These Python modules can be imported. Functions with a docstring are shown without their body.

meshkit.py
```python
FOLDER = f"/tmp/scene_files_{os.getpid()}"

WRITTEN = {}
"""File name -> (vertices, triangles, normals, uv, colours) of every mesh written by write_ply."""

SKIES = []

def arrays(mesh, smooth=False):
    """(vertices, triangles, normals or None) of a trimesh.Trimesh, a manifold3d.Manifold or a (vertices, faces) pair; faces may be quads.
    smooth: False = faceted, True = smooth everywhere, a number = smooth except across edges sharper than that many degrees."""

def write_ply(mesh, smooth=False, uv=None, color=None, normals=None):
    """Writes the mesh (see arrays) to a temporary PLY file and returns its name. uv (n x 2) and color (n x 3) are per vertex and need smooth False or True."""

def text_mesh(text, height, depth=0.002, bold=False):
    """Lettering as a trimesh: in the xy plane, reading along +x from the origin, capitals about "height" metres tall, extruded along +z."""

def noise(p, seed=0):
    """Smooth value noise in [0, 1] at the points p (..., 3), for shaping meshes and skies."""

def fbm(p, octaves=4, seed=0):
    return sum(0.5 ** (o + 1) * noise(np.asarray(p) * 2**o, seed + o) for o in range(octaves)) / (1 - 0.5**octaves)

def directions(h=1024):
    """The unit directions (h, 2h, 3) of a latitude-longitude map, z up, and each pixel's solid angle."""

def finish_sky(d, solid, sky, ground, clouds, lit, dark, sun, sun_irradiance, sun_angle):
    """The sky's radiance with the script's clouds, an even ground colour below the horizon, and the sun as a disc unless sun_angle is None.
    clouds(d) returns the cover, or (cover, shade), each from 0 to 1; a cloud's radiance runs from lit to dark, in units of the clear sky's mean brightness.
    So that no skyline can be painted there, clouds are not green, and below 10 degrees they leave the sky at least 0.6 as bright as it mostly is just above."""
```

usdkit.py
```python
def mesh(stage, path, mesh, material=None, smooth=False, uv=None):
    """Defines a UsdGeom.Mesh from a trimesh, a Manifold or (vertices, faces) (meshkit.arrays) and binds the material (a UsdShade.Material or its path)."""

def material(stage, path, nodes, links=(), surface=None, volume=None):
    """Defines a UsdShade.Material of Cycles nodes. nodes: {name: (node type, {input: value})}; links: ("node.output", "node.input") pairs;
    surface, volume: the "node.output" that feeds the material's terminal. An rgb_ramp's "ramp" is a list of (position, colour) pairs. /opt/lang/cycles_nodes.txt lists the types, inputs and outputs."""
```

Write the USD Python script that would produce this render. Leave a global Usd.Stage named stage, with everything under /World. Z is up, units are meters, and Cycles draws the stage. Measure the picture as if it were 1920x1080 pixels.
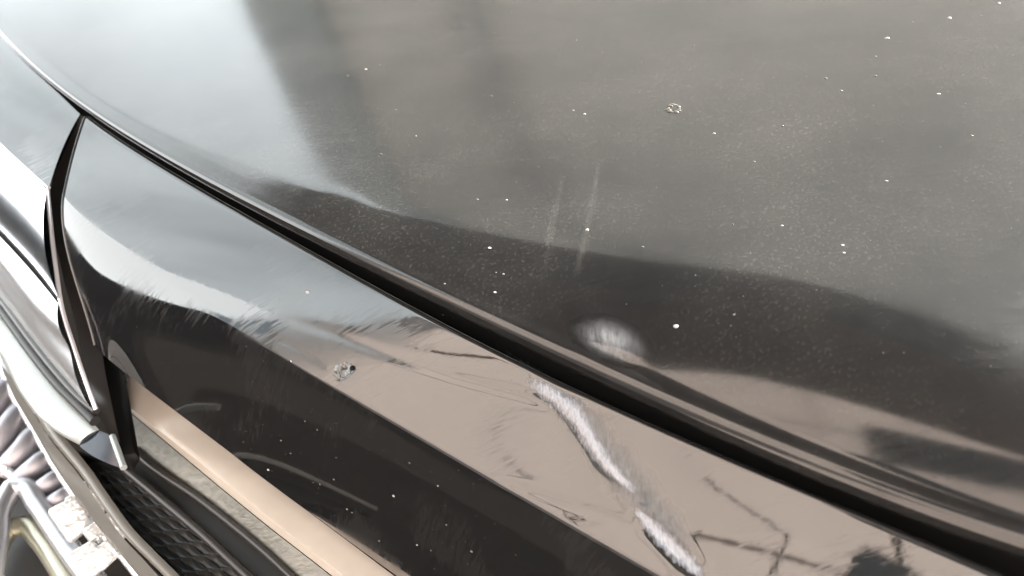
import math, random
import numpy as np
import trimesh
import usdkit
import meshkit
from pxr import Usd, UsdGeom, UsdLux, UsdShade, Gf, Sdf

random.seed(7)
RNG = np.random.default_rng(7)
stage = Usd.Stage.CreateInMemory()
UsdGeom.SetStageUpAxis(stage, UsdGeom.Tokens.z)
UsdGeom.SetStageMetersPerUnit(stage, 1.0)
UsdGeom.Xform.Define(stage, '/World')
UsdGeom.Scope.Define(stage, '/World/Looks')

# ------------------------------------------------------------------ camera, sky, sun, exposure
CAM = np.array([0.0, 0.0, 1.0])
PITCH = math.radians(38)
HFOV = math.radians(62)
EXPOSURE = 2.9
SUN_AZ, SUN_EL = math.radians(30), math.radians(36)      # azimuth from +x, counter-clockwise
cam = UsdGeom.Camera.Define(stage, '/World/camera')
cam.CreateHorizontalApertureAttr(36.0)
cam.CreateVerticalApertureAttr(20.25)
cam.CreateFocalLengthAttr(18.0 / math.tan(HFOV / 2))
cam.CreateClippingRangeAttr(Gf.Vec2f(0.02, 500.0))
cam.CreateFStopAttr(10.0)
cam.CreateFocusDistanceAttr(0.335)
cam.CreateExposureAttr(EXPOSURE)
cam.AddTranslateOp().Set(Gf.Vec3d(*CAM))
cam.AddRotateXOp().Set(90 - math.degrees(PITCH))

SUN_DIR = np.array([math.cos(SUN_EL) * math.cos(SUN_AZ), math.cos(SUN_EL) * math.sin(SUN_AZ), math.sin(SUN_EL)])
dome = UsdLux.DomeLight.Define(stage, '/World/sky')
dome.GetPrim().SetCustomDataByKey('kind', 'structure')
skym = usdkit.material(stage, '/World/Looks/sky_look', {
    'sky': ('sky_texture', {'sky_type': 'single_scattering', 'sun_disc': False, 'sun_elevation': SUN_EL,
                            'sun_rotation': math.atan2(SUN_DIR[0], SUN_DIR[1])}),
    'tc': ('texture_coordinate', {}),
    'noise': ('noise_texture', {'scale': 1.6, 'detail': 5, 'roughness': 0.55}),
    'cover': ('rgb_ramp', {'ramp': [(0.12, (0, 0, 0)), (0.36, (1, 1, 1))]}),
    'bw': ('rgb_to_bw', {}),
    'noise2': ('noise_texture', {'scale': 2.7, 'detail': 4, 'roughness': 0.5}),
    'cloud': ('rgb_ramp', {'ramp': [(0.3, (2.75, 3.0, 3.1)), (0.62, (5.5, 5.95, 6.1))]}),
    'mix': ('mix', {}),
    'bg': ('background_shader', {'strength': 0.12}),
}, [('tc.generated', 'noise.vector'), ('noise.fac', 'cover.fac'), ('cover.color', 'bw.color'), ('bw.val', 'mix.fac'),
    ('sky.color', 'mix.color1'), ('tc.generated', 'noise2.vector'), ('noise2.fac', 'cloud.fac'), ('cloud.color', 'mix.color2'), ('mix.color', 'bg.color')], surface='bg.background')
UsdShade.MaterialBindingAPI.Apply(dome.GetPrim()).Bind(skym)
sun = UsdLux.DistantLight.Define(stage, '/World/sun')
sun.CreateNormalizeAttr(True)
sun.CreateIntensityAttr(1.25)
sun.CreateAngleAttr(0.53)
sun.CreateColorAttr(Gf.Vec3f(1.0, 0.95, 0.88))
sun.AddRotateZOp().Set(math.degrees(SUN_AZ) + 90)
sun.AddRotateXOp().Set(90 - math.degrees(SUN_EL))

# ------------------------------------------------------------------ helpers
_f = np.array([0, math.cos(PITCH), -math.sin(PITCH)])
_u = np.array([0, math.sin(PITCH), math.cos(PITCH)])
FPX = 960 / math.tan(HFOV / 2)


def at(px, py, drop):
    """Point of the view ray through pixel (px, py) that lies `drop` metres below the lens: shapes are traced on level planes."""
    d = _f + (px - 960) / FPX * np.array([1.0, 0, 0]) - (py - 540) / FPX * _u
    return CAM + d * (-drop / d[2])


def curve(pix, drop, n=200, deg=None, t=None):
    """3D curve through pixels traced on a level plane (drop may be a list)."""
    drop = np.broadcast_to(drop, (len(pix),))
    P = np.array([at(a, b, c) for (a, b), c in zip(pix, drop)])
    if t is None:
        seg = np.r_[0, np.cumsum(np.linalg.norm(np.diff(P, axis=0), axis=1))]
        t = seg / seg[-1]
    t = np.asarray(t, float)
    tt = np.linspace(t[0], t[-1], n)
    if deg == 0:
        return np.stack([np.interp(tt, t, P[:, k]) for k in range(3)], 1)
    if deg:
        return np.stack([np.polyval(np.polyfit(t, P[:, k], deg), tt) for k in range(3)], 1)
    from scipy.interpolate import PchipInterpolator
    return PchipInterpolator(t, P, axis=0)(tt)


def grid(rows, flip=False, close=False):
    """Mesh through a list of equally long rows of points."""
    R = np.asarray(rows)
    m, n = R.shape[:2]
    i, j = np.meshgrid(np.arange(m if close else m - 1), np.arange(n - 1), indexing='ij')
    a = i * n + j
    b = ((i + 1) % m) * n + j
    f = np.stack([a, b, b + 1, a + 1], -1).reshape(-1, 4)
    if flip:
        f = f[:, ::-1]
    return trimesh.Trimesh(R.reshape(-1, 3), np.vstack([f[:, [0, 1, 2]], f[:, [0, 2, 3]]]), process=False)


counts = {}


def numbered(parent, name):
    k = counts.get((parent, name), 0)
    counts[(parent, name)] = k + 1
    return f'{parent}/{name}' + (f'_{k:03d}' if k else '')


def obj(name, mesh, mat, parent=None, smooth=35, **data):
    path = numbered(parent or '/World', name)
    usdkit.mesh(stage, path, mesh, mat, smooth=smooth)
    p = stage.GetPrimAtPath(path)
    for k, v in data.items():
        p.SetCustomDataByKey(k, v)
    return path


def thing(name, label, cat, loc=(0, 0, 0), group=None):
    path = numbered('/World', name)
    x = UsdGeom.Xform.Define(stage, path)
    x.AddTranslateOp().Set(Gf.Vec3d(*map(float, loc)))
    p = x.GetPrim()
    p.SetCustomDataByKey('label', label)
    p.SetCustomDataByKey('category', cat)
    if group:
        p.SetCustomDataByKey('group', group)
    return path


def box(x0, y0, z0, x1, y1, z1):
    b = trimesh.creation.box((x1 - x0, y1 - y0, z1 - z0))
    b.apply_translation(((x0 + x1) / 2, (y0 + y1) / 2, (z0 + z1) / 2))
    return b


def M(name, nodes, links=(), surface='p.BSDF'):
    return usdkit.material(stage, f'/World/Looks/{name}', nodes, links, surface=surface)


def plain(name, color, rough=0.5, **kw):
    return M(name, {'p': ('principled_bsdf', {'base_color': color, 'roughness': rough, **kw})})

def paint_material(name, dust, streak, gloss, ior, rot, stretch, swirl):
    """Black clear-coated paint: faint orange peel, a dust film and, on the bumper, wiped smears."""
    return M(name, {
        'tc': ('texture_coordinate', {}),
        'peel': ('noise_texture', {'scale': 260.0, 'detail': 1.0}),
        'peel_b': ('bump', {'strength': 0.004, 'distance': 0.002}),
        'hmap': ('mapping', {'mapping_type': 'point', 'rotation': (0.3, 0.2, rot + 0.7), 'scale': (35.0, 1500.0, 300.0)}),
        'hair': ('noise_texture', {'scale': 1.0, 'detail': 2.0, 'distortion': 0.8}),
        'hair_r': ('rgb_ramp', {'ramp': [(0.62, (0, 0, 0)), (0.72, (1, 1, 1))]}),
        'hair_v': ('rgb_to_bw', {}),
        'hair_b': ('bump', {'strength': swirl, 'distance': 0.0004, 'invert': True}),
        'film': ('noise_texture', {'scale': 14.0, 'detail': 6.0, 'roughness': 0.65}),
        'film_r': ('rgb_ramp', {'ramp': [(0.35, (0, 0, 0)), (0.75, (1, 1, 1))]}),
        'fine': ('noise_texture', {'scale': 900.0, 'detail': 2.0}),
        'fine_r': ('rgb_ramp', {'ramp': [(0.55, (0.25, 0.25, 0.25)), (0.75, (1, 1, 1))]}),
        'film_m': ('mix', {'mix_type': 'multiply', 'fac': 1.0}),
        'film_v': ('rgb_to_bw', {}),
        'film_a': ('math', {'math_type': 'multiply', 'value2': dust}),
        'map': ('mapping', {'mapping_type': 'point', 'location': (5.3, 2.9, 1.1), 'rotation': (0.0, 0.0, rot), 'scale': stretch}),
        'smear': ('noise_texture', {'scale': 1.0, 'detail': 4.0, 'roughness': 0.6, 'distortion': 0.6}),
        'patch': ('noise_texture', {'scale': 26.0, 'detail': 2.0}),
        'sum': ('math', {'math_type': 'multiply_add', 'value2': 0.55}),
        'smear_r': ('rgb_ramp', {'ramp': [(0.785, (0, 0, 0)), (0.86, (1, 1, 1))]}),
        'smear_v': ('rgb_to_bw', {}),
        'smear_a': ('math', {'math_type': 'multiply', 'value2': streak}),
        'rough': ('math', {'math_type': 'multiply_add', 'value2': 0.2, 'value3': gloss}),
        'tot': ('math', {'math_type': 'multiply_add', 'value2': 0.012}),
        'col': ('mix', {'color1': (0.006, 0.0062, 0.0065), 'color2': (0.42, 0.40, 0.37)}),
        'p': ('principled_bsdf', {'ior': ior, 'roughness': 0.035}),
    }, [('tc.object', 'peel.vector'), ('peel.fac', 'peel_b.height'), ('peel_b.normal', 'hair_b.normal'), ('tc.object', 'hmap.vector'), ('hmap.vector', 'hair.vector'), ('hair.fac', 'hair_r.fac'), ('hair_r.color', 'hair_v.color'), ('hair_v.val', 'hair_b.height'), ('hair_b.normal', 'p.normal'),
        ('tc.object', 'film.vector'), ('film.fac', 'film_r.fac'), ('tc.object', 'fine.vector'), ('fine.fac', 'fine_r.fac'),
        ('film_r.color', 'film_m.color1'), ('fine_r.color', 'film_m.color2'), ('film_m.color', 'film_v.color'), ('film_v.val', 'film_a.value1'),
        ('tc.object', 'map.vector'), ('map.vector', 'smear.vector'), ('tc.object', 'patch.vector'), ('smear.fac', 'sum.value1'), ('patch.fac', 'sum.value3'),
        ('sum.value', 'smear_r.fac'), ('smear_r.color', 'smear_v.color'), ('smear_v.val', 'smear_a.value1'),
        ('smear_a.value', 'rough.value1'), ('rough.value', 'p.roughness'), ('smear_a.value', 'tot.value1'), ('film_a.value', 'tot.value3'),
        ('tot.value', 'col.fac'), ('col.color', 'p.base_color')])


paint = paint_material('bonnet_paint', 0.08, 0.12, 0.11, 1.55, 0.12, (28.0, 420.0, 60.0), 0.03)
bumper_paint = paint_material('bumper_paint', 0.003, 0.6, 0.025, 1.75, 0.9, (80.0, 1000.0, 80.0), 0.008)
frame_black = plain('frame_black', (0.006, 0.006, 0.006), 0.5, specular_ior_level=0.15)
black_seal = plain('black_seal', (0.004, 0.004, 0.004), 0.7, specular_ior_level=0.2)
grey_plastic = plain('grey_brown_plastic', (0.022, 0.020, 0.019), 0.3)
dark_plastic = plain('dark_plastic', (0.012, 0.012, 0.0115), 0.45)
silver = plain('silver_reflector', (0.75, 0.77, 0.80), 0.18, metallic=1.0)
lens_grey = plain('lens_inner', (0.58, 0.59, 0.61), 0.28, metallic=0.85)
bowl_silver = plain('satin_bowl', (0.50, 0.51, 0.54), 0.34, metallic=0.8)
soft_silver = plain('frosted_reflector', (0.36, 0.36, 0.40), 0.5, metallic=0.7)
warm_chrome = M('warm_satin_metal', {
    'tc': ('texture_coordinate', {}), 'n': ('noise_texture', {'scale': 90.0, 'detail': 5.0}), 'c': ('mix', {'color1': (0.56, 0.50, 0.44), 'color2': (0.66, 0.60, 0.53)}),
    'p': ('principled_bsdf', {'metallic': 0.45, 'roughness': 0.2})},
    [('tc.object', 'n.vector'), ('n.fac', 'c.fac'), ('c.color', 'p.base_color')])
brushed = M('dull_textured_metal', {
    'tc': ('texture_coordinate', {}), 'm': ('mapping', {'mapping_type': 'point', 'rotation': (0.0, 0.0, 0.8), 'scale': (160.0, 520.0, 300.0)}),
    'n': ('noise_texture', {'scale': 1.0, 'detail': 5.0}), 'b': ('bump', {'strength': 0.22, 'distance': 0.002}),
    'c': ('mix', {'color1': (0.10, 0.098, 0.088), 'color2': (0.20, 0.195, 0.175)}),
    'p': ('principled_bsdf', {'metallic': 0.7, 'roughness': 0.42})},
    [('tc.object', 'm.vector'), ('m.vector', 'n.vector'), ('n.fac', 'b.height'), ('b.normal', 'p.normal'), ('n.fac', 'c.fac'), ('c.color', 'p.base_color')])
white_plastic = M('clear_white_plastic', {'tc': ('texture_coordinate', {}), 'n': ('noise_texture', {'scale': 170.0, 'detail': 2.0}), 'b': ('bump', {'strength': 0.5, 'distance': 0.004}),
    'p': ('principled_bsdf', {'base_color': (0.62, 0.64, 0.65), 'roughness': 0.1, 'metallic': 0.35})}, [('tc.object', 'n.vector'), ('n.fac', 'b.height'), ('b.normal', 'p.normal')])
beige_plastic = plain('beige_rim_plastic', (0.11, 0.104, 0.092), 0.3)
trim_paint = plain('pale_silver_paint', (0.32, 0.345, 0.345), 0.2, metallic=0.3)
blue_black = plain('painted_blue_reflection', (0.012, 0.017, 0.028), 0.12)  # dark reflection on the trim end, put into the base colour
hole_grey = plain('dark_hole_grey', (0.03, 0.03, 0.031), 0.5)
gold_tint = plain('golden_reflector', (0.50, 0.49, 0.40), 0.3, metallic=0.8)
clear_edge = M('prismatic_edge', {'p': ('principled_bsdf', {'base_color': (0.8, 0.8, 0.82), 'roughness': 0.12, 'thin_film_thickness': 420.0, 'thin_film_ior': 1.7, 'metallic': 0.6})})
smoky = plain('smoky_wedge_plastic', (0.10, 0.097, 0.09), 0.22)
rib_grey = plain('rib_bed_grey', (0.10, 0.10, 0.105), 0.5, metallic=0.5)
sparkle = M('sparkling_bead', {'tc': ('texture_coordinate', {}), 'n': ('noise_texture', {'scale': 420.0, 'detail': 3.0}), 'b': ('bump', {'strength': 0.6, 'distance': 0.003}),
    'p': ('principled_bsdf', {'base_color': (0.8, 0.8, 0.82), 'metallic': 0.7, 'roughness': 0.2})}, [('tc.object', 'n.vector'), ('n.fac', 'b.height'), ('b.normal', 'p.normal')])
clear = M('clear_cover', {'f': ('fresnel', {'IOR': 1.5}), 't': ('transparent_bsdf', {'color': (0.97, 0.97, 0.97)}), 'g': ('glossy_bsdf', {'roughness': 0.03}), 'm': ('mix_closure', {})},
          [('f.fac', 'm.fac'), ('t.BSDF', 'm.closure1'), ('g.BSDF', 'm.closure2')], surface='m.closure')
tan_wall = M('beige_render', {
    'tc': ('texture_coordinate', {}), 'n': ('noise_texture', {'scale': 2.2, 'detail': 6.0, 'roughness': 0.6}), 'c': ('mix', {'color1': (0.62, 0.51, 0.455), 'color2': (0.74, 0.63, 0.57)}),
    'n2': ('noise_texture', {'scale': 60.0, 'detail': 3.0}), 'b': ('bump', {'strength': 0.3, 'distance': 0.01}), 'p': ('principled_bsdf', {'roughness': 0.85})},
    [('tc.object', 'n.vector'), ('n.fac', 'c.fac'), ('c.color', 'p.base_color'), ('tc.object', 'n2.vector'), ('n2.fac', 'b.height'), ('b.normal', 'p.normal')])
taupe_wall = M('taupe_render', {
    'tc': ('texture_coordinate', {}), 'n': ('noise_texture', {'scale': 0.8, 'detail': 5.0}), 'c': ('mix', {'color1': (0.39, 0.375, 0.34), 'color2': (0.46, 0.44, 0.40)}), 'p': ('principled_bsdf', {'roughness': 0.85})},
    [('tc.object', 'n.vector'), ('n.fac', 'c.fac'), ('c.color', 'p.base_color')])
pipe_grey = plain('pipe_grey', (0.30, 0.29, 0.265), 0.6)
greygreen = plain('grey_green_trim', (0.24, 0.26, 0.25), 0.6)
dark_board = M('dark_soffit_board', {
    'tc': ('texture_coordinate', {}), 'n': ('noise_texture', {'scale': 3.0, 'detail': 8.0, 'roughness': 0.7}), 'c': ('mix', {'color1': (0.12, 0.115, 0.108), 'color2': (0.60, 0.57, 0.53)}), 'p': ('principled_bsdf', {'roughness': 0.8})},
    [('tc.object', 'n.vector'), ('n.fac', 'c.fac'), ('c.color', 'p.base_color')])
joint = plain('dark_joint', (0.05, 0.045, 0.04), 0.9)
white_wall = plain('white_render', (0.72, 0.76, 0.80), 0.85)
plinth_black = plain('black_plinth', (0.015, 0.015, 0.017), 0.6)
black_tar = plain('black_tarmac', (0.006, 0.006, 0.007), 0.9, specular_ior_level=0.0)
ground_mat = M('brown_tarmac', {
    'tc': ('texture_coordinate', {}), 'n': ('noise_texture', {'scale': 40.0, 'detail': 6.0}), 'c': ('mix', {'color1': (0.0088, 0.0073, 0.0062), 'color2': (0.018, 0.015, 0.0128)}), 'p': ('principled_bsdf', {'roughness': 0.9, 'specular_ior_level': 0.05})},
    [('tc.object', 'n.vector'), ('n.fac', 'c.fac'), ('c.color', 'p.base_color')])
phone_grey = plain('phone_grey', (0.36, 0.37, 0.37), 0.35)
phone_glass = plain('phone_lens_glass', (0.005, 0.005, 0.006), 0.05)

# ------------------------------------------------------------------ the place that the paint mirrors
obj('ground', trimesh.Trimesh([(-60, -60, 0), (60, -60, 0), (60, 60, 0), (-60, 60, 0)], [(0, 1, 2), (0, 2, 3)], process=False), ground_mat, kind='structure')
obj('driveway', trimesh.Trimesh([(-9.9, -2.5, 0.004), (-2.4, -2.5, 0.004), (-2.4, 12, 0.004), (-9.9, 12, 0.004)], [(0, 1, 2), (0, 2, 3)], process=False), black_tar, kind='structure')

WD = 1.7                                                    # beige panelled wall behind the photographer, turned 10 degrees
wall = thing('panelled_wall', 'beige panelled wall mirrored in the shoulder of the black bumper', 'wall', (0, 0, 0))


def turned(m, deg):
    m.apply_transform(trimesh.transformations.rotation_matrix(math.radians(deg), [0, 0, 1]))
    return m


WROT = -12
obj('backing', turned(box(-4.4, -WD - 0.25, 0, 5.0, -WD - 0.02, 4.2), WROT), joint, wall, smooth=False)
xs = [-4.4, -3.7, -2.8, -1.6, -0.45, 0.75, 1.95, 3.15, 5.0]
zs = [0.0, 0.62, 1.5, 2.56, 3.4, 4.2]
for a, b in zip(xs[:-1], xs[1:]):
    for c, d in zip(zs[:-1], zs[1:]):
        obj('panel', turned(box(a + 0.012, -WD - 0.02, c + (0.03 if c == 2.56 else 0.012), b - 0.012, -WD, d - 0.012), WROT), tan_wall, wall, smooth=False)

CZ = 2.30                                                   # canopy over the wall and the photographer
can = thing('canopy', 'dark boarded canopy with grey green edge beam, mirrored along the bonnet nose', 'canopy')
CROT = -22.6
for k in range(30):
    y0 = -0.80 + k * 0.064
    if y0 > 0.48:
        break
    obj('board', turned(box(-1.75, y0, CZ, 0.80, y0 + 0.060, CZ + 0.02), CROT), dark_board, can, smooth=False)
obj('roof_deck', turned(box(-1.80, -0.82, CZ + 0.022, 0.85, 0.545, CZ + 0.06), CROT), dark_board, can, smooth=False)
obj('edge_beam', turned(box(-1.80, 0.548, CZ - 0.03, 0.85, 1.6, CZ + 0.07), CROT), greygreen, can, smooth=False)
for ax in (-1.6, -0.5, 0.5):
    obj('arm', turned(box(ax, -2.3, CZ + 0.063, ax + 0.016, 0.4, CZ + 0.08), CROT), dark_board, can, smooth=False)

hs_ = thing('gable_house', 'taupe rendered house wall with grey green corner and pipe, mirrored in the bonnet', 'house')
HY = 3.2
obj('wall', box(-0.83, HY, 0, 3.0, HY + 0.4, 13.0), taupe_wall, hs_, smooth=False)
obj('corner_pilaster', box(-1.10, HY - 0.06, 0, -0.832, HY + 0.4, 13.0), greygreen, hs_, smooth=False)
pipe = trimesh.creation.cylinder(0.04, 12.9, sections=20)
pipe.apply_translation((-0.30, HY - 0.07, 6.5))
obj('downpipe', pipe, pipe_grey, hs_)

gw = thing('garden_wall', 'white rendered garden wall on a black plinth, mirrored in the bumper corner', 'wall')
obj('render', box(-10.2, -1.9, 0.15, -10.0, 9.0, 4.3), white_wall, gw, smooth=False)
obj('plinth', box(-10.22, -1.92, 0, -9.97, 9.0, 0.148), plinth_black, gw, smooth=False)

# the phone that takes the picture, mirrored in the bumper
ph = thing('phone', 'grey phone with two dark lenses mirrored in the bumper shoulder', 'phone')
_x = np.array([1.0, 0, 0])
Rm = np.eye(4)
Rm[:3, 0], Rm[:3, 1], Rm[:3, 2] = _x, _u, -_f
Rm[:3, 3] = CAM


def local(m):
    m.apply_transform(Rm)
    return m


from shapely.geometry import Point, box as sbox
plate = sbox(-0.012 + 0.008, -0.058 + 0.008, 0.134 - 0.008, 0.014 - 0.008).buffer(0.008, quad_segs=10)
body = trimesh.creation.extrude_polygon(plate, 0.0075)
body.apply_translation((0, 0, 0.004))
obj('body', local(body), phone_grey, ph, smooth=30)
scr = trimesh.creation.extrude_polygon(plate.buffer(-0.0015), 0.0006)
scr.apply_translation((0, 0, 0.0116))
obj('screen', local(scr), phone_glass, ph, smooth=30)
for lx, ly in ((0.0, 0.0), (0.017, -0.019)):
    ln = trimesh.creation.cylinder(0.0075, 0.002, sections=40)
    ln.apply_translation((lx, ly, 0.0031))
    obj('camera_lens', local(ln), phone_glass, ph)

# ------------------------------------------------------------------ the car
from scipy.ndimage import gaussian_filter1d
from scipy.interpolate import CubicSpline
car = thing('car', 'black car corner with scuffed bumper shoulder, bonnet gap and headlight', 'car')

# bonnet: lip curve on a level plane, inward offsets with a falling nose profile
LIP = [(-260, -260), (-120, -80), (0, 60), (115, 176), (160, 212), (215, 248), (270, 281), (340, 320), (400, 352), (470, 391), (560, 438), (640, 480), (723, 519),
       (825, 575), (900, 615), (1024, 680), (1187, 757), (1280, 795), (1441, 860), (1602, 926), (1763, 987), (1919, 1045), (2100, 1110)]
lip = curve(LIP, 0.200, n=520, deg=6)
NLIP = len(lip)
_lp = np.array([at(a, b, 0.2) for a, b in LIP])
LIPT = np.r_[0, np.cumsum(np.linalg.norm(np.diff(_lp, axis=0), axis=1))]
LIPT = LIPT / LIPT[-1]
tan = np.gradient(lip, axis=0)
tan /= np.linalg.norm(tan, axis=1)[:, None]
inn = np.stack([-tan[:, 1], tan[:, 0], 0 * tan[:, 0]], 1)
inn = gaussian_filter1d(inn, 25, axis=0, mode='nearest')


def nose_s(d, peak):
    """slope angle (degrees) of the bonnet at the scaled distance d behind its lip: bead, hollow, falling nose"""
    base = np.interp(d, [0.0028, 0.0042, 0.0065, 0.0095, 0.022, 0.035, 0.05, 0.066, 0.078, 0.095, 0.12, 0.5, 1.5], [0, 0.2, 0.8, 1.0, 0.9, 0.72, 0.55, 0.42, 0.16, 0.03, 0, 0, 0])
    tail = np.interp(d, [0.0028, 0.2, 0.5, 1.5, 3], [4.5, 4, 3.5, 3, 3])
    lead = np.interp(d, [0.0028, 0.0050, 0.0065], [14, 8, 0])
    return tail + lead + base * (peak - 4.5)


xs_ = [p[0] for p in LIP]


def along(px_x, vals, smooth=14):
    """values given at picture columns of the lip, spread along the lip"""
    t = np.interp(px_x, xs_, LIPT)
    return gaussian_filter1d(np.interp(np.linspace(0, 1, len(lip)), t, vals), smooth, mode='nearest')


rr = along([-260, 160, 400, 723, 1024, 1441, 1919], [0.0022, 0.0026, 0.0040, 0.0052, 0.0056, 0.0062, 0.0066])[:, None]
wid = along([-260, 160, 300, 470, 640, 723, 825, 1024, 1280, 1441, 1602, 1700, 1919, 2100], [0.06, 0.07, 0.10, 0.16, 0.23, 0.28, 0.34, 0.45, 0.54, 0.50, 0.46, 0.44, 0.41, 0.40])
peak = along([-260, 160, 400, 640, 900, 1187, 1280, 1441, 1602, 2100], [14, 15, 20, 25, 30, 40, 46, 50, 52, 52])
def extend(P, step, n, bend):
    """carries rows of points on past the right edge of the picture, easing along the car's front"""
    t = P[..., -1, :] - P[..., -6, :]
    t = t / np.linalg.norm(t, axis=-1, keepdims=True)
    k = np.arange(1, n + 1)[:, None] * step
    extra = P[..., -1:, :] + t[..., None, :] * k + np.array([0, -1.0, 0]) * bend * k ** 2
    return np.concatenate([P, extra], axis=-2)


base = lip - inn * 0.3 * rr + np.array([0, 0, 0.7]) * rr
rows = []
for a in np.linspace(-80, 66, 40):           # rolled hem, from tucked under to the top of the bead
    ang = math.radians(a)
    rows.append(base + inn * rr * (1 - math.cos(ang)) + np.array([0, 0, 1.0]) * rr * math.sin(ang))
d0 = (rr * (1 - math.cos(math.radians(66))))[:, 0]
hcur = (rr * math.sin(math.radians(66)))[:, 0]
dd = np.concatenate([0.0002 * np.arange(1, 25), np.linspace(0.005, 0.14, 190), np.geomspace(0.142, 1.3, 60)])
prev = 0.0
for d in dd:
    m_ = 0.5 * (d + prev)
    eff = 0.0028 + m_ / np.clip(wid, 0.35 if m_ < 0.006 else 0.07, 2)
    hcur = hcur + (d - prev) * np.tan(np.radians(nose_s(eff, peak)))
    prev = d
    rows.append(base + inn * (d0 + d)[:, None] + np.array([0, 0, 1.0]) * hcur[:, None])
BR = extend(np.array(rows), 0.012, 45, 0.25)
bonnet_rows = BR

# bumper: shoulder and face in one sheet
ST = [((160, 218), (117, 375), (178, 650)), ((270, 291), (190, 432), (215, 688)), ((400, 373), (270, 492), (275, 730)), ((560, 460), (430, 606), (350, 788)),
      ((700, 538), (542, 677), (470, 882)), ((900, 645), (735, 790), (620, 990)), ((1103, 750), (920, 903), (780, 1105)), ((1387, 870), (1180, 1048), (1000, 1260)),
      ((1656, 986), (1420, 1185), (1250, 1420)), ((1980, 1130), (1720, 1340), (1560, 1600))]
ts = [0, 1, 2, 3, 4, 5, 6, 7, 8, 9]
NS = 420
Gc = curve([s[0] for s in ST], 0.203, n=NS, deg=5, t=ts)
Kc = curve([s[1] for s in ST], [0.2255, 0.227, 0.230, 0.2335, 0.235, 0.235, 0.2345, 0.2331, 0.2319, 0.2314], n=NS, deg=5, t=ts)
Mc = curve([s[2] for s in ST], [0.281, 0.283, 0.289, 0.298, 0.307, 0.311, 0.312, 0.312, 0.312, 0.312], n=NS, deg=5, t=ts)
rows = []
tt = np.linspace(0, 9, NS)
out = -np.cross(np.gradient(Gc, axis=0), [0, 0, 1.0])
out /= np.linalg.norm(out, axis=1)[:, None]
out *= np.sign(out[NS // 2] @ (Kc - Gc)[NS // 2])
nshoulder = np.cross(np.gradient(Gc, axis=0), Kc - Gc)
nshoulder /= np.linalg.norm(nshoulder, axis=1)[:, None]
nshoulder *= np.sign(nshoulder[:, 2:])
nface = np.cross(np.gradient(Kc, axis=0), Mc - Kc)
nface /= np.linalg.norm(nface, axis=1)[:, None]
nface *= np.sign((nface * out).sum(1))[:, None]
sbulge = gaussian_filter1d(np.interp(tt, [0, 3, 5, 6, 7, 9], [0.001, 0.001, 0.0005, -0.0002, -0.0010, -0.0012]), 14, mode='nearest')
fbulge = gaussian_filter1d(np.interp(tt, [0, 1, 2, 2.6, 3.3, 4, 9], [0.003, 0.003, 0.003, 0.0025, 0.0015, 0.001, 0.001]), 12, mode='nearest')
for a in np.linspace(90, 0, 10)[:-1]:        # rolled top edge going down into the gap
    r, an = 0.003, math.radians(a)
    rows.append(Gc - out * r * math.sin(an) - np.array([0, 0, 1]) * r * (1 - math.cos(an)))
for u in np.linspace(0, 1, 90):
    rows.append(Gc * (1 - u) + Kc * u + nshoulder * sbulge[:, None] * 4 * u * (1 - u))
for u in np.linspace(0, 1, 90)[1:]:
    rows.append(Kc * (1 - u) + Mc * u + nface * fbulge[:, None] * 6.75 * u * (1 - u) ** 2)
R = np.array(rows)
sig = np.interp(tt, [0, 1, 2, 3, 4, 9], [2.5, 2.5, 3, 2, 1.2, 1.2])
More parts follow.
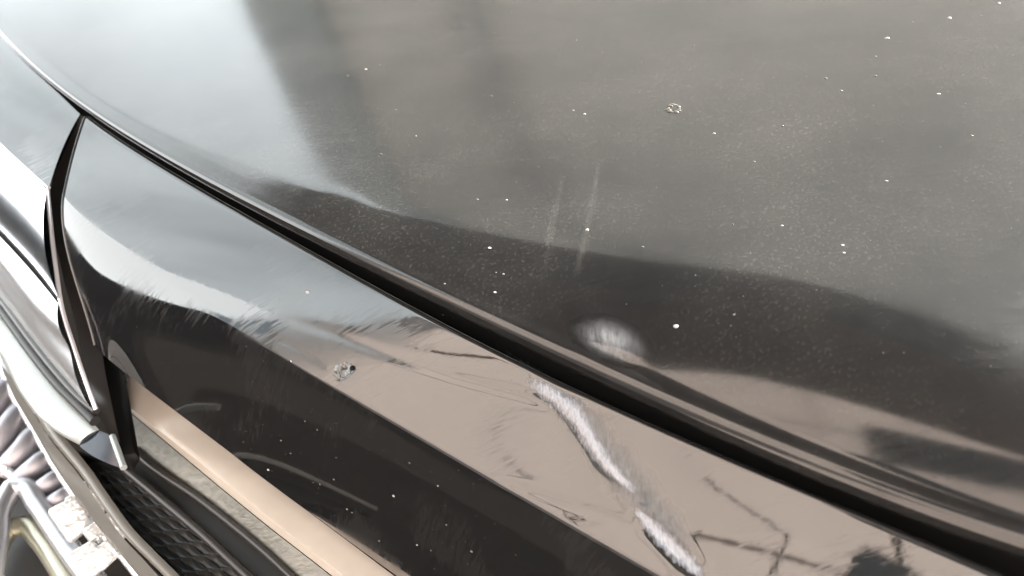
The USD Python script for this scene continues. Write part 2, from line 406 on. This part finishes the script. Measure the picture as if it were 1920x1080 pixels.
for sg in range(NS):
    R[:, sg] = gaussian_filter1d(R[:, sg], sig[sg], axis=0, mode='nearest')


def pixels(P):
    q = P - CAM
    w = q @ _f
    return np.stack([960 + FPX * q[..., 0] / w, 540 - FPX * (q @ _u) / w], -1)


def normals(G):
    n = np.cross(np.gradient(G, axis=1), np.gradient(G, axis=0))
    n /= np.linalg.norm(n, axis=2)[:, :, None] + 1e-15
    return n * np.sign(((CAM - G) * n).sum(2))[:, :, None]


def path_distance(Q, pts):
    """distance of the points Q to a polyline, signed by side, and the position along it (0..1)"""
    pts = np.asarray(pts, float)
    best, side, pos = np.full(Q.shape[:-1], 1e9), np.zeros(Q.shape[:-1]), np.zeros(Q.shape[:-1])
    L = np.r_[0, np.cumsum(np.linalg.norm(np.diff(pts, axis=0), axis=1))]
    for k in range(len(pts) - 1):
        a, d = pts[k], pts[k + 1] - pts[k]
        t = np.clip(((Q - a) @ d) / (d @ d), 0, 1)
        v = Q - (a + t[..., None] * d)
        r = np.linalg.norm(v, axis=-1)
        m = r < best
        best, pos = np.where(m, r, best), np.where(m, (L[k] + t * np.linalg.norm(d)) / L[-1], pos)
        side = np.where(m, np.sign(v[..., 0] * d[1] - v[..., 1] * d[0]), side)
    return best * side, pos


SCUFF_A = [(985, 712), (1030, 738), (1072, 772), (1100, 812), (1128, 858), (1160, 892), (1196, 926)]
SCUFF_B = [(1188, 952), (1214, 978), (1246, 1012), (1282, 1046), (1320, 1082)]
Q = pixels(R)
N = normals(R)
for pts, amp, sg in ((SCUFF_A, 0.0011, 17.0), (SCUFF_B, -0.0009, 17.0), ([(1196, 926), (1216, 950)], -0.0006, 10.0), ([(640, 690), (650, 704)], -0.0004, 14.0)):
    dst, pos = path_distance(Q, pts)
    R = R + N * (amp * np.exp(-(dst / sg) ** 2) * np.clip(3.5 * np.minimum(pos, 1 - pos), 0, 1))[:, :, None]
# shallow creases shaped into the shoulder to draw its mirrored joint lines
for pts, amp, sg in (([(520, 592), (620, 622), (720, 662), (850, 706), (985, 742), (1090, 778), (1180, 804)], -0.00022, 11.0), ([(905, 893), (1010, 924), (1120, 960), (1205, 990)], -0.00020, 8.0), ([(505, 625), (560, 655), (612, 690)], -0.00012, 7.0)):
    dst, pos = path_distance(Q, pts)
    R = R + N * (amp * np.exp(-(dst / sg) ** 2) * np.clip(4 * np.minimum(pos, 1 - pos), 0, 1))[:, :, None]
R = extend(R, 0.012, 45, 0.25)
bumper = grid(R)
BQ, BN = pixels(BR), normals(BR)
for pts, amp, sg in (([(1105, 632), (1150, 640), (1180, 655)], 0.0006, 26.0), ([(625, 392), (650, 402)], -0.0005, 30.0), ([(900, 486), (960, 512)], -0.0002, 18.0), ([(1258, 202), (1268, 205)], 0.00025, 6.0)):
    dst, pos = path_distance(BQ, pts)
    front = ((CAM - BR) * BN).sum(2) > 0
    BR = BR + BN * (amp * np.exp(-(dst / sg) ** 2) * front)[:, :, None]
bonnet = grid(BR, flip=True)
obj('bonnet', bonnet, paint, car, smooth=True)
obj('bumper', bumper, bumper_paint, car, smooth=True)
# dark channel under the bonnet lip
chan = [lip + inn * 0.012 + np.array([0, 0, -0.004]), lip + inn * 0.010 + np.array([0, 0, -0.014]), lip + inn * 0.006 + np.array([0, 0, -0.030]), lip - inn * 0.010 + np.array([0, 0, -0.034])]
obj('gap_seal', grid(extend(np.array(chan), 0.012, 45, 0.25)), black_seal, car)


# ---- everything left of the bumper and in its face
def resample(P, n):
    P = np.asarray(P)
    t = np.r_[0, np.cumsum(np.linalg.norm(np.diff(P, axis=0), axis=1))]
    from scipy.interpolate import PchipInterpolator
    return PchipInterpolator(t / t[-1], P, axis=0)(np.linspace(0, 1, n))


def strip(curves, n=120, m=8, smooth_rows=0.0, back=0.006, bulge=None):
    """Solid band lofted through pixel curves [(pixels, drop), ...] of equal sense; turned down at both long edges."""
    C = [curve(p, d, n=n) for p, d in curves]
    rows = []
    for k in range(len(C) - 1):
        nrm = np.cross(np.gradient(C[k], axis=0), C[k + 1] - C[k])
        nrm /= np.linalg.norm(nrm, axis=1)[:, None] + 1e-12
        nrm *= np.sign(((CAM - C[k]) * nrm).sum(1))[:, None]
        for u in np.linspace(0, 1, m, endpoint=False):
            rows.append(C[k] * (1 - u) + C[k + 1] * u + (nrm * (4 * u * (1 - u) * bulge[k]) if bulge else 0))
    rows.append(C[-1])
    R = np.array(rows)
    if smooth_rows:
        R = gaussian_filter1d(R, smooth_rows, axis=0, mode='nearest')
    view = (R - CAM) / np.linalg.norm(R - CAM, axis=2)[:, :, None]
    B0, B1 = R[0] + view[0] * back, R[-1] + view[-1] * back
    R = np.concatenate([B0[None], R, B1[None]])
    m_ = grid(R, close=True)
    return m_


def tube(P, r, sides=12, n=90, ends=True):
    P = resample(P, n)
    T = np.gradient(P, axis=0)
    T /= np.linalg.norm(T, axis=1)[:, None]
    A = np.cross(T, CAM - P)
    A /= np.linalg.norm(A, axis=1)[:, None]
    B = np.cross(T, A)
    ang = np.arange(sides) * 2 * math.pi / sides
    r = np.broadcast_to(r, (n,)) if np.ndim(r) == 0 else np.interp(np.linspace(0, 1, n), np.linspace(0, 1, len(r)), r)
    V = P[None] + r[None, :, None] * (np.cos(ang)[:, None, None] * A[None] + np.sin(ang)[:, None, None] * B[None])
    g = grid(V, close=True)
    v = np.vstack([g.vertices, P[0], P[-1]])
    f = list(g.faces)
    for k in range(sides):
        f.append((len(v) - 2, ((k + 1) % sides) * n, k * n))
        f.append((len(v) - 1, k * n + n - 1, ((k + 1) % sides) * n + n - 1))
    return trimesh.Trimesh(v, f, process=False)


def px(pts, drop):
    drop = np.broadcast_to(drop, (len(pts),))
    return np.array([at(a, b, d) for (a, b), d in zip(pts, drop)])


# wing tip above the lamp
obj('wing', strip([([(-240, -195), (-110, -62), (0, 66), (80, 146), (150, 214)], 0.2035), ([(-240, 40), (-100, 165), (0, 268), (48, 312), (92, 352)], 0.2215)], n=90, m=14, bulge=[0.0015]), bumper_paint, car, smooth=40)

lamp = 'headlight'
lamp = numbered(car, 'headlight')
UsdGeom.Xform.Define(stage, lamp)
# lens: upper face and lower face with a recessed line between them
obj('lens_upper', strip([([(-240, 44), (-100, 170), (0, 273), (46, 317), (88, 356)], 0.2265), ([(-240, 190), (-100, 330), (0, 428), (62, 496), (108, 556)], 0.262), ([(-240, 198), (-100, 338), (0, 438), (62, 505), (108, 563)], 0.267)], n=90, m=14, bulge=[0.004, 0.0]), silver, lamp, smooth=40)
obj('lens_lower', strip([([(-240, 202), (-100, 342), (0, 440), (62, 507), (110, 566)], 0.2655), ([(-240, 250), (-100, 395), (0, 505), (75, 600), (132, 652)], 0.278), ([(-240, 310), (-100, 450), (0, 558), (90, 672), (170, 766)], 0.300)], n=90, m=14, bulge=[0.003, 0.002], smooth_rows=1.5), lens_grey, lamp, smooth=40)
obj('lens_rim', tube(px([(-160, 392), (0, 560), (60, 640), (110, 702), (150, 745), (181, 770)], 0.302), 0.0022), grey_plastic, lamp)
obj('lens_rim', tube(px([(-160, 408), (0, 578), (60, 660), (110, 722), (150, 762), (178, 790)], 0.305), 0.0026), dark_plastic, lamp)
obj('lens_edge', tube(px([(89, 354), (96, 430), (106, 512), (115, 572), (140, 655), (180, 768)], [0.2275, 0.243, 0.257, 0.267, 0.280, 0.300]), 0.0011), clear_edge, lamp)
obj('lens_edge', tube(px([(-160, 106), (0, 268), (48, 313), (92, 352)], 0.2262), 0.0009), clear_edge, lamp)
# grey brown body between lamp and bumper
obj('gap_filler', strip([([(150, 216), (96, 350), (116, 510), (140, 600), (160, 690), (186, 776), (205, 818)], [0.212, 0.241, 0.262, 0.275, 0.29, 0.307, 0.31]), ([(180, 226), (142, 372), (176, 545), (186, 620), (196, 690), (212, 770), (226, 830)], [0.216, 0.247, 0.272, 0.284, 0.296, 0.308, 0.313])], n=120, m=6), grey_plastic, car)
obj('bumper_flange', tube(R[10:, 0], 0.0006, n=120), bumper_paint, car)

# pale trim under the lamp, its end with a dark reflection painted in, and bright edge
obj('trim_strip', strip([([(-160, 420), (0, 592), (60, 665), (130, 745), (186, 806)], 0.311), ([(-160, 500), (0, 668), (41, 742), (81, 791), (149, 834)], 0.318)], n=90, m=10, bulge=[0.002]), trim_paint, lamp, smooth=40)
obj('trim_end', strip([([(186, 807), (200, 813), (214, 819)], 0.3115), ([(149, 836), (176, 856), (226, 877)], 0.3185)], n=20, m=8), blue_black, lamp)
obj('trim_edge', tube(px([(211, 818), (221, 846), (232, 877)], 0.3105), 0.0016, n=20), trim_paint, lamp)

# recess in the bumper face: rim, chrome strip, dull metal face, ridges
grille = numbered(car, 'grille')
UsdGeom.Xform.Define(stage, grille)
obj('recess_frame', strip([([(176, 640), (205, 655), (232, 690)], 0.304), ([(186, 700), (205, 690), (226, 704)], 0.308), ([(206, 800), (214, 770), (228, 758)], 0.314), ([(214, 822), (232, 850), (254, 850)], 0.318), ([(236, 880), (250, 882), (262, 860)], 0.322)], n=30, m=6), frame_black, grille)
obj('chrome_strip', strip([([(242, 704), (330, 768), (480, 886), (620, 990), (740, 1080), (900, 1200), (1100, 1350)], 0.3165), ([(229, 754), (330, 832), (397, 884), (500, 968), (640, 1076), (780, 1184), (960, 1325)], 0.3190),
                           ([(229, 760), (330, 844), (397, 900), (500, 984), (600, 1062), (740, 1172), (920, 1318)], 0.3260)], n=200, m=10, bulge=[0.0001, 0.0001], smooth_rows=0.5), warm_chrome, grille)
obj('dull_face', strip([([(231, 764), (330, 846), (397, 902), (500, 986), (600, 1064), (740, 1174), (920, 1320)], 0.3285), ([(256, 846), (382, 938), (500, 1034), (545, 1076), (680, 1190), (860, 1340)], 0.3370)], n=200, m=6), brushed, grille)
obj('ridge', tube(px([(252, 842), (258, 850), (382, 941), (500, 1037), (545, 1079), (680, 1193)], 0.3360), 0.0018, n=140), grey_plastic, grille)
obj('channel', strip([([(258, 852), (382, 943), (500, 1039), (545, 1081), (680, 1195)], 0.3420), ([(236, 874), (308, 942), (382, 1005), (464, 1081), (600, 1200)], 0.3440)], n=120, m=4), dark_plastic, grille)
obj('ridge', tube(px([(232, 876), (308, 940), (382, 1003), (464, 1079), (600, 1198)], 0.3400), 0.0022, n=140), grey_plastic, grille)

# ribbed dark panel: small pyramids in rows
n1, n2 = 150, 110
A = resample(px([(150, 852), (236, 884), (308, 948), (382, 1010), (470, 1090), (560, 1170)], 0.348), n1)
B = resample(px([(112, 830), (160, 905), (215, 975), (270, 1045), (330, 1110), (400, 1190)], 0.357), n1)
rows = []
for j, u in enumerate(np.linspace(0, 1, n2)):
    ph_i = np.arange(n1) / n1 * 15.0
    w = np.minimum(np.abs((ph_i % 1) * 2 - 1), np.abs(((u * 6.0) % 1) * 2 - 1)) if False else np.maximum(np.abs((ph_i % 1) * 2 - 1), np.abs(((u * 6.0 + 0.15 * ph_i) % 1) * 2 - 1)) ** 3
    rows.append(A * (1 - u) + B * u + np.array([0, 0, 1.0]) * (0.0022 * w)[:, None])
obj('ribbed_panel', grid(rows), dark_plastic, grille, smooth=25)

# lower lamp: beige rim, clear wedge, beads, ribs, bowl and bright blocks
rim_l = [(60, 745), (102, 812), (163, 888), (204, 948), (245, 1002), (282, 1040), (332, 1090), (420, 1190)]
obj('lower_rim', strip([([(a + 9, b - 6) for a, b in rim_l], 0.341), ([(a - 9, b + 6) for a, b in rim_l], 0.345)], n=100, m=10, bulge=[0.002]), beige_plastic, lamp, smooth=60)
bead1 = [(-30, 610), (0, 673), (24, 734), (61, 797), (102, 868), (155, 945), (215, 1020), (280, 1100)]
bead2 = [(-40, 850), (0, 872), (24, 893), (65, 933), (98, 974), (140, 1022), (190, 1085)]
obj('wedge', strip([([(45, 740), (92, 820), (152, 896), (193, 956), (232, 1010), (268, 1048), (400, 1200)], 0.347), ([(0, 680), (24, 740), (61, 803), (102, 874), (155, 950), (215, 1026), (330, 1160)], 0.356)], n=80, m=6), smoky, lamp)
obj('bead', tube(px(bead1, 0.396), 0.0030, n=120), sparkle, lamp)
obj('bead', tube(px(bead2, 0.402), 0.0030, n=120), sparkle, lamp)
obj('rib_bed', strip([([(-30, 620), (0, 680), (24, 742), (61, 805), (102, 876), (150, 950)], 0.412), ([(-60, 860), (-8, 880), (20, 900), (60, 940), (94, 982), (130, 1030)], 0.416)], n=60, m=6), rib_grey, lamp)
for k, (p0, p1, p2) in enumerate([((-40, 800), (0, 742), (18, 724)), ((-20, 862), (20, 795), (44, 768)), ((6, 884), (50, 832), (72, 812)), ((34, 905), (74, 868), (98, 858)), ((60, 932), (98, 902), (120, 894)), ((82, 958), (116, 932), (138, 924)), ((104, 984), (134, 962), (156, 952))]):
    obj('rib', tube(px([p0, p1, p2], [0.408, 0.399, 0.405]), 0.0078 - 0.0006 * k, n=40, sides=16), soft_silver, lamp)
obj('bowl', tube(px([(-14, 1085), (-4, 1010), (6, 945), (22, 915), (42, 914), (70, 945), (104, 994), (136, 1040), (180, 1096)], 0.400), 0.0058, n=120, sides=16), bowl_silver, lamp)
obj('bowl_tint', tube(px([(-40, 1160), (-14, 1045), (14, 990), (45, 986), (76, 1012), (112, 1064), (160, 1140)], 0.412), 0.0060, n=60, sides=16), gold_tint, lamp)
obj('bowl_floor', strip([([(-40, 960), (30, 930), (90, 975), (180, 1090)], 0.422), ([(-60, 1150), (0, 1140), (90, 1140), (170, 1150)], 0.426)], n=40, m=4), hole_grey, lamp)
def brick(px0, drop, size, turn=0.6):
    c = at(*px0, drop)
    X = np.array([math.cos(-turn), math.sin(-turn), 0])
    Zv = (CAM - c) / np.linalg.norm(CAM - c)
    Y = np.cross(Zv, X)
    Y /= np.linalg.norm(Y)
    X = np.cross(Y, Zv)
    r = 0.22 * min(size)
    pts = []
    for a in (-1, 1):
        for b in (-1, 1):
            for e in (-1, 1):
                q = trimesh.creation.icosphere(1, r).vertices
                pts.append(q + X * (a * (size[0] / 2 - r)) * (1 - 0.15 * (b > 0)) + Y * (b * (size[1] / 2 - r)) + Zv * (e * (size[2] / 2 - r)))
    m = trimesh.convex.convex_hull(np.vstack(pts) + c)
    return m


for pp, sz, tn in (((166, 944), (0.020, 0.017, 0.012), 0.75), ((136, 972), (0.022, 0.016, 0.012), 0.8), ((204, 996), (0.018, 0.020, 0.012), 0.75), ((180, 906), (0.010, 0.018, 0.01), 0.75), ((168, 1050), (0.018, 0.014, 0.010), 0.75), ((196, 1040), (0.012, 0.013, 0.010), 0.7)):
    obj('lamp_block', brick(pp, 0.380, sz, tn), white_plastic, lamp, smooth=50)


# ---- damage, dirt and one painted glint
from scipy.interpolate import LinearNDInterpolator


def surface_map(G, x0, y0, x1, y1, skip=12):
    Gs = G[skip:]
    q = pixels(Gs).reshape(-1, 2)
    nn = normals(Gs).reshape(-1, 3)
    m = (q[:, 0] > x0) & (q[:, 0] < x1) & (q[:, 1] > y0) & (q[:, 1] < y1)
    return LinearNDInterpolator(q[m], np.hstack([Gs.reshape(-1, 3)[m], nn[m]]))


ON_BUMPER = surface_map(R, 60, 180, 1980, 1160)
ON_BONNET = surface_map(BR, -60, -60, 1980, 1100, 40)


def on(surf, pts, lift=0.0):
    v = surf(np.asarray(pts, float))
    return v[..., :3] + v[..., 3:] * lift, v[..., 3:]


def patch(surf, path, width, lift, name, mat, parent, n=80, m=12, rag=0.35, seed=1):
    """thin mark lying on the paint along a path, with a ragged outline; its own edge distance goes into st"""
    p2 = resample(np.c_[np.asarray(path, float), np.zeros(len(path))], n)[:, :2]
    t = np.gradient(p2, axis=0)
    t /= np.linalg.norm(t, axis=1)[:, None]
    nr = np.stack([-t[:, 1], t[:, 0]], 1)
    u = np.linspace(0, 1, n)
    w = np.interp(u, np.linspace(0, 1, len(width)), width)
    k = np.c_[u * 14, np.full(n, seed), np.zeros(n)]
    wl = w * (1 + rag * (meshkit.fbm(k, 3, seed) * 2 - 1))
    wr = w * (1 + rag * (meshkit.fbm(k + 7, 3, seed) * 2 - 1))
    V, UV = [], []
    for b in np.linspace(-1, 1, m):
        off = np.where(b < 0, b * wl, b * wr)
        P, nv = on(surf, p2 + nr * off[:, None], lift)
        V.append(P)
        UV.append(np.stack([u, np.full(n, (b + 1) / 2)], 1))
    V = np.array(V)
    g = grid(V)
    bad = np.isnan(g.vertices).any(1)
    f = np.asarray(g.faces)[~bad[np.asarray(g.faces)].any(1)]
    v = np.where(bad[:, None], 0.0, g.vertices)
    used = np.unique(f)
    new = -np.ones(len(v), int)
    new[used] = np.arange(len(used))
    path_ = numbered(parent, name)
    usdkit.mesh(stage, path_, trimesh.Trimesh(v[used], new[f], process=False), mat, smooth=True, uv=np.concatenate(UV)[used])
    return path_


def mark_material(name, colour, strength, rough, metallic, nscale, cut, bump, spread=0.6):
    """worn or dusty mark: solid in the middle, frayed towards its edge"""
    return M(name, {
        'tc': ('texture_coordinate', {}),
        'sep': ('separate_xyz', {}),
        'c1': ('math', {'math_type': 'subtract', 'value2': 0.5}), 'c2': ('math', {'math_type': 'absolute'}), 'c3': ('math', {'math_type': 'multiply_add', 'value2': -2.0, 'value3': 1.0}),
        'e1': ('math', {'math_type': 'subtract', 'value2': 0.5}), 'e2': ('math', {'math_type': 'absolute'}), 'e3': ('math', {'math_type': 'multiply_add', 'value2': -7.0, 'value3': 3.5}),
        'mn': ('math', {'math_type': 'minimum'}),
        'map': ('mapping', {'mapping_type': 'point', 'rotation': (0, 0, 0.5), 'scale': nscale}),
        'n': ('noise_texture', {'scale': 1.0, 'detail': 6.0, 'roughness': 0.7}),
        'sum': ('math', {'math_type': 'multiply_add', 'value2': spread}),
        'v': ('math', {'math_type': 'multiply_add', 'use_clamp': True, 'value2': 1.5, 'value3': -1.5 * cut}), 'a': ('math', {'math_type': 'multiply', 'value2': strength}),
        'b': ('bump', {'strength': bump, 'distance': 0.002}),
        'cm': ('mix', {'color1': tuple(0.25 * c for c in colour), 'color2': tuple(1.7 * c for c in colour)}),
        'p': ('principled_bsdf', {'roughness': rough, 'metallic': metallic}),
        't': ('transparent_bsdf', {}), 'm': ('mix_closure', {}),
    }, [('tc.UV', 'sep.vector'), ('sep.y', 'c1.value1'), ('c1.value', 'c2.value1'), ('c2.value', 'c3.value1'),
        ('sep.x', 'e1.value1'), ('e1.value', 'e2.value1'), ('e2.value', 'e3.value1'), ('c3.value', 'mn.value1'), ('e3.value', 'mn.value2'),
        ('tc.object', 'map.vector'), ('map.vector', 'n.vector'), ('n.fac', 'b.height'), ('b.normal', 'p.normal'), ('n.fac', 'cm.fac'), ('cm.color', 'p.base_color'),
        ('mn.value', 'sum.value1'), ('n.fac', 'sum.value3'), ('sum.value', 'v.value1'), ('v.value', 'a.value1'),
        ('a.value', 'm.fac'), ('t.BSDF', 'm.closure1'), ('p.BSDF', 'm.closure2')], surface='m.closure')


scuff_mat = mark_material('scuffed_bare_patch', (0.31, 0.31, 0.33), 1.0, 0.30, 0.9, (1700.0, 300.0, 700.0), 0.58, 0.6, 1.0)
haze_mat = mark_material('scuff_haze', (0.14, 0.14, 0.143), 0.5, 0.45, 0.7, (1300.0, 160.0, 400.0), 0.66, 0.4, 0.9)
run_mat = mark_material('dried_water_film', (0.30, 0.29, 0.27), 0.022, 0.7, 0.0, (90.0, 90.0, 90.0), 0.5, 0.0)
glow_mat = M('painted_glint', {  # pale highlight of the bonnet edge, painted as a soft bright spot
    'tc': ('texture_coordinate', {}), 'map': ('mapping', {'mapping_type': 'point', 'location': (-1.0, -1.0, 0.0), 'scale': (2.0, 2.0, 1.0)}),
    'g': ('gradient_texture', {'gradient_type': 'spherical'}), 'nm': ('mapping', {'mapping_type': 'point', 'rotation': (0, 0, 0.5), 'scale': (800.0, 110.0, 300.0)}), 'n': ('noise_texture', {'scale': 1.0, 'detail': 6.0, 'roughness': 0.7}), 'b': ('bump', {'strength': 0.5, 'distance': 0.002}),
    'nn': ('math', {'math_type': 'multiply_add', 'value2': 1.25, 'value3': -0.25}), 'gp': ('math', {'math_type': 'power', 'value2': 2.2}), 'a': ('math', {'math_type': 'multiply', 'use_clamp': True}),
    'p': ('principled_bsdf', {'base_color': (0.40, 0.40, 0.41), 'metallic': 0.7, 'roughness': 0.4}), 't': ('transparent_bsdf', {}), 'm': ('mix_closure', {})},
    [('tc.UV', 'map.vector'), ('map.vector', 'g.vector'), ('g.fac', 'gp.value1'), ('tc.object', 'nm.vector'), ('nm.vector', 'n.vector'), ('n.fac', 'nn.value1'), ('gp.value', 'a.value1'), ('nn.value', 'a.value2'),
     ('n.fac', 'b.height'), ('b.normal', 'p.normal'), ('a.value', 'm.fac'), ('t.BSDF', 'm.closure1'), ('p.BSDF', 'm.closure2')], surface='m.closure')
patch(ON_BUMPER, SCUFF_A, [7, 19, 25, 22, 18, 13, 5], 0.00015, 'scuff_and_glint', scuff_mat, car, rag=0.25, seed=3)
patch(ON_BUMPER, SCUFF_B, [4, 17, 21, 19, 9], 0.00015, 'scuff_and_glint', scuff_mat, car, rag=0.25, seed=5)
patch(ON_BUMPER, [(1010, 700), (1080, 760), (1140, 850), (1210, 935), (1290, 1040)], [10, 34, 44, 40, 24], 0.00008, 'scuff_haze', haze_mat, car, seed=8)
patch(ON_BONNET, [(1060, 610), (1110, 626), (1160, 644), (1230, 672)], [6, 34, 44, 46, 44, 34, 6], 0.00012, 'scuff_and_glint', glow_mat, car, rag=0.0, seed=9)  # painted glint over the edge dent, no wear of its own
patch(ON_BONNET, [(1056, 330), (1040, 400), (1030, 450), (1022, 520)], [4, 7, 8, 5], 0.0001, 'water_run', run_mat, car, rag=0.15, seed=11)
patch(ON_BONNET, [(1122, 300), (1112, 370), (1096, 450), (1080, 520)], [4, 8, 9, 6], 0.0001, 'water_run', run_mat, car, rag=0.15, seed=12)

# lifted flakes of paint on the shoulder
gx, gy = np.meshgrid(np.linspace(-1, 1, 34), np.linspace(-1, 1, 26), indexing='ij')
edge = 1 - (gx ** 2 + gy ** 2) + 0.55 * (meshkit.fbm(np.stack([gx * 2.3, gy * 2.3, 0 * gx + 4], -1), 4, 5) * 2 - 1)
split = np.abs(gx - 0.02 + 0.15 * gy) < 0.07
P, nv = on(ON_BUMPER, np.stack([641 + 21 * gx + 2 * gy, 696 + 15 * gy - 6 * gx], -1))
rid = meshkit.fbm(np.stack([gx * 6.5, gy * 1.6, 0 * gx], -1), 3, 9)
P = P + nv * (0.0001 + np.clip(edge, 0, 0.6) * 0.0010 * rid * (~split))[..., None]
flakes = [grid(P)]
keep = (edge > 0.12).ravel()
ff = np.asarray(flakes[0].faces)
flakes = [trimesh.Trimesh(flakes[0].vertices, ff[keep[ff].all(1)], process=False)]
flake_mat = M('lifted_clear_coat', {'p': ('principled_bsdf', {'base_color': (0.085, 0.085, 0.085), 'roughness': 0.18, 'metallic': 0.9})})
obj('paint_flakes', trimesh.util.concatenate(flakes), flake_mat, car, smooth=20)
P, nv = on(ON_BUMPER, [(661, 690)], 0.0003)
nick = trimesh.creation.icosphere(2, 0.0009)
nick.vertices *= 1 + 0.35 * (meshkit.noise(nick.vertices * 2500)[:, None] - 0.5)
nick.apply_translation(P[0])
obj('paint_nick', nick, black_seal, car)

# grit on the paint
grit_mat = plain('pale_grit', (0.24, 0.24, 0.23), 0.5)
dust_mat = plain('pale_dust', (0.08, 0.08, 0.075), 0.7)
grit_mats = [grit_mat, plain('grey_grit', (0.10, 0.10, 0.095), 0.5), plain('brown_grey_grit', (0.06, 0.056, 0.05), 0.5)]


def grit(surf, px_, py_, size, seed):
    P, nv = on(surf, [(px_, py_)])
    P, nv = P[0], nv[0]
    if np.isnan(P).any():
        return None
    m = trimesh.creation.icosphere(1, 1.0)
    v = m.vertices * (0.7 + 0.6 * meshkit.noise(m.vertices * 1.7 + 9 * seed, seed)[:, None])
    r = 0.85 * size / FPX * np.linalg.norm(P - CAM) / 2
    a = np.cross(nv, [0.3, 0.7, 0.2])
    a /= np.linalg.norm(a)
    b = np.cross(nv, a)
    st = 1.0 + 0.8 * ((seed * 37) % 10) / 10
    return trimesh.Trimesh(P + r * (v[:, :1] * a * st + v[:, 1:2] * b + v[:, 2:] * nv * 0.6), m.faces, process=False)


B_SPECKS = [(1780, 34, 7), (1663, 72, 6), (1548, 147, 5), (1577, 170, 5), (1641, 142, 4), (1760, 176, 5), (1467, 236, 5), (1339, 250, 4), (1414, 303, 4), (1096, 214, 5), (1101, 431, 8), (918, 465, 6), (1267, 612, 9),
            (1580, 460, 6), (1582, 474, 4), (1205, 463, 5), (950, 375, 5), (895, 374, 4), (928, 548, 5), (944, 514, 5), (930, 511, 4), (834, 532, 4), (1376, 590, 4), (1873, 6, 5), (714, 289, 4), (686, 130, 4), (652, 142, 3),
            (1075, 207, 3), (1080, 75, 3), (1300, 86, 3), (1642, 106, 4), (922, 180, 3), (1466, 423, 4), (1374, 421, 4), (1662, 339, 4), (1822, 254, 4), (780, 255, 3), (742, 206, 3)]
S_SPECKS = [(577, 548, 7), (738, 930, 6), (600, 908, 5), (503, 881, 5), (768, 868, 4), (546, 677, 5), (626, 899, 4), (821, 911, 4), (651, 955, 5), (660, 961, 4), (884, 1034, 5), (572, 790, 4), (595, 806, 3), (630, 858, 3), (527, 826, 3), (711, 1014, 4), (782, 1022, 4), (837, 984, 4), (808, 1032, 4), (545, 850, 3)]
OWN = {0: 'pale elongated grit speck near the top right corner of the bonnet', 1: 'pale grit speck below and left of the elongated one near the bonnet top right',
       10: 'large pale grit speck at the right hand dried water run on the bonnet', 11: 'pale grit speck left of the two dried water runs above the bonnet hem',
       12: 'largest pale grit speck, low on the bonnet right of the painted glint', len(B_SPECKS): 'pale grit speck on the upper edge of the bumper shoulder above the lifted paint flakes',
       len(B_SPECKS) + 1: 'bright pale grit speck low on the dark bumper face above the satin strip'}
for k, (a, b, z) in enumerate(B_SPECKS + S_SPECKS):
    onb = k < len(B_SPECKS)
    g = grit(ON_BONNET if onb else ON_BUMPER, a, b, z, k)
    if g is not None:
        obj('grit_speck', g, grit_mats[0 if z >= 6 else (k * 7 + k // 3) % 3], None, smooth=60, label=OWN.get(k) or ('tiny pale grit speck stuck on the grey bonnet' if onb else 'tiny pale grit speck stuck on the black bumper below the bonnet gap'),
category='grit speck', **({} if k in OWN else {'group': 'pale grit specks on the bonnet' if onb else 'pale grit specks on the bumper'}))
dust = []
for k in range(620):
    if k < 430:
        a, b, sf = RNG.uniform(520, 1910), RNG.uniform(0, 700), ON_BONNET
        if b > 0.52 * a - 40 or RNG.random() < (a - 500) / 2600:
            continue
    else:
        a, b, sf = RNG.uniform(240, 1000), RNG.uniform(560, 1070), ON_BUMPER
    g = grit(sf, a, b, RNG.choice([1.2, 1.6, 2.2], p=[0.55, 0.33, 0.12]), k)
    if g is not None:
        dust.append(g)
obj('dust', trimesh.util.concatenate(dust), dust_mat, None, label='fine pale dust scattered over the dark bonnet and bumper', category='dust', kind='stuff')
mud = []
for k in range(11):
    ang = k / 11 * 2 * math.pi
    g = grit(ON_BONNET, 1263 + 11 * math.cos(ang), 204 + 7 * math.sin(ang), 6 + 2 * (k % 3), 60 + k)
    mud.append(g)
obj('mud_splash', trimesh.util.concatenate(mud), plain('dried_mud', (0.05, 0.047, 0.04), 0.5), None, label='small ring of dried mud splashed on the upper bonnet', category='mud splash')
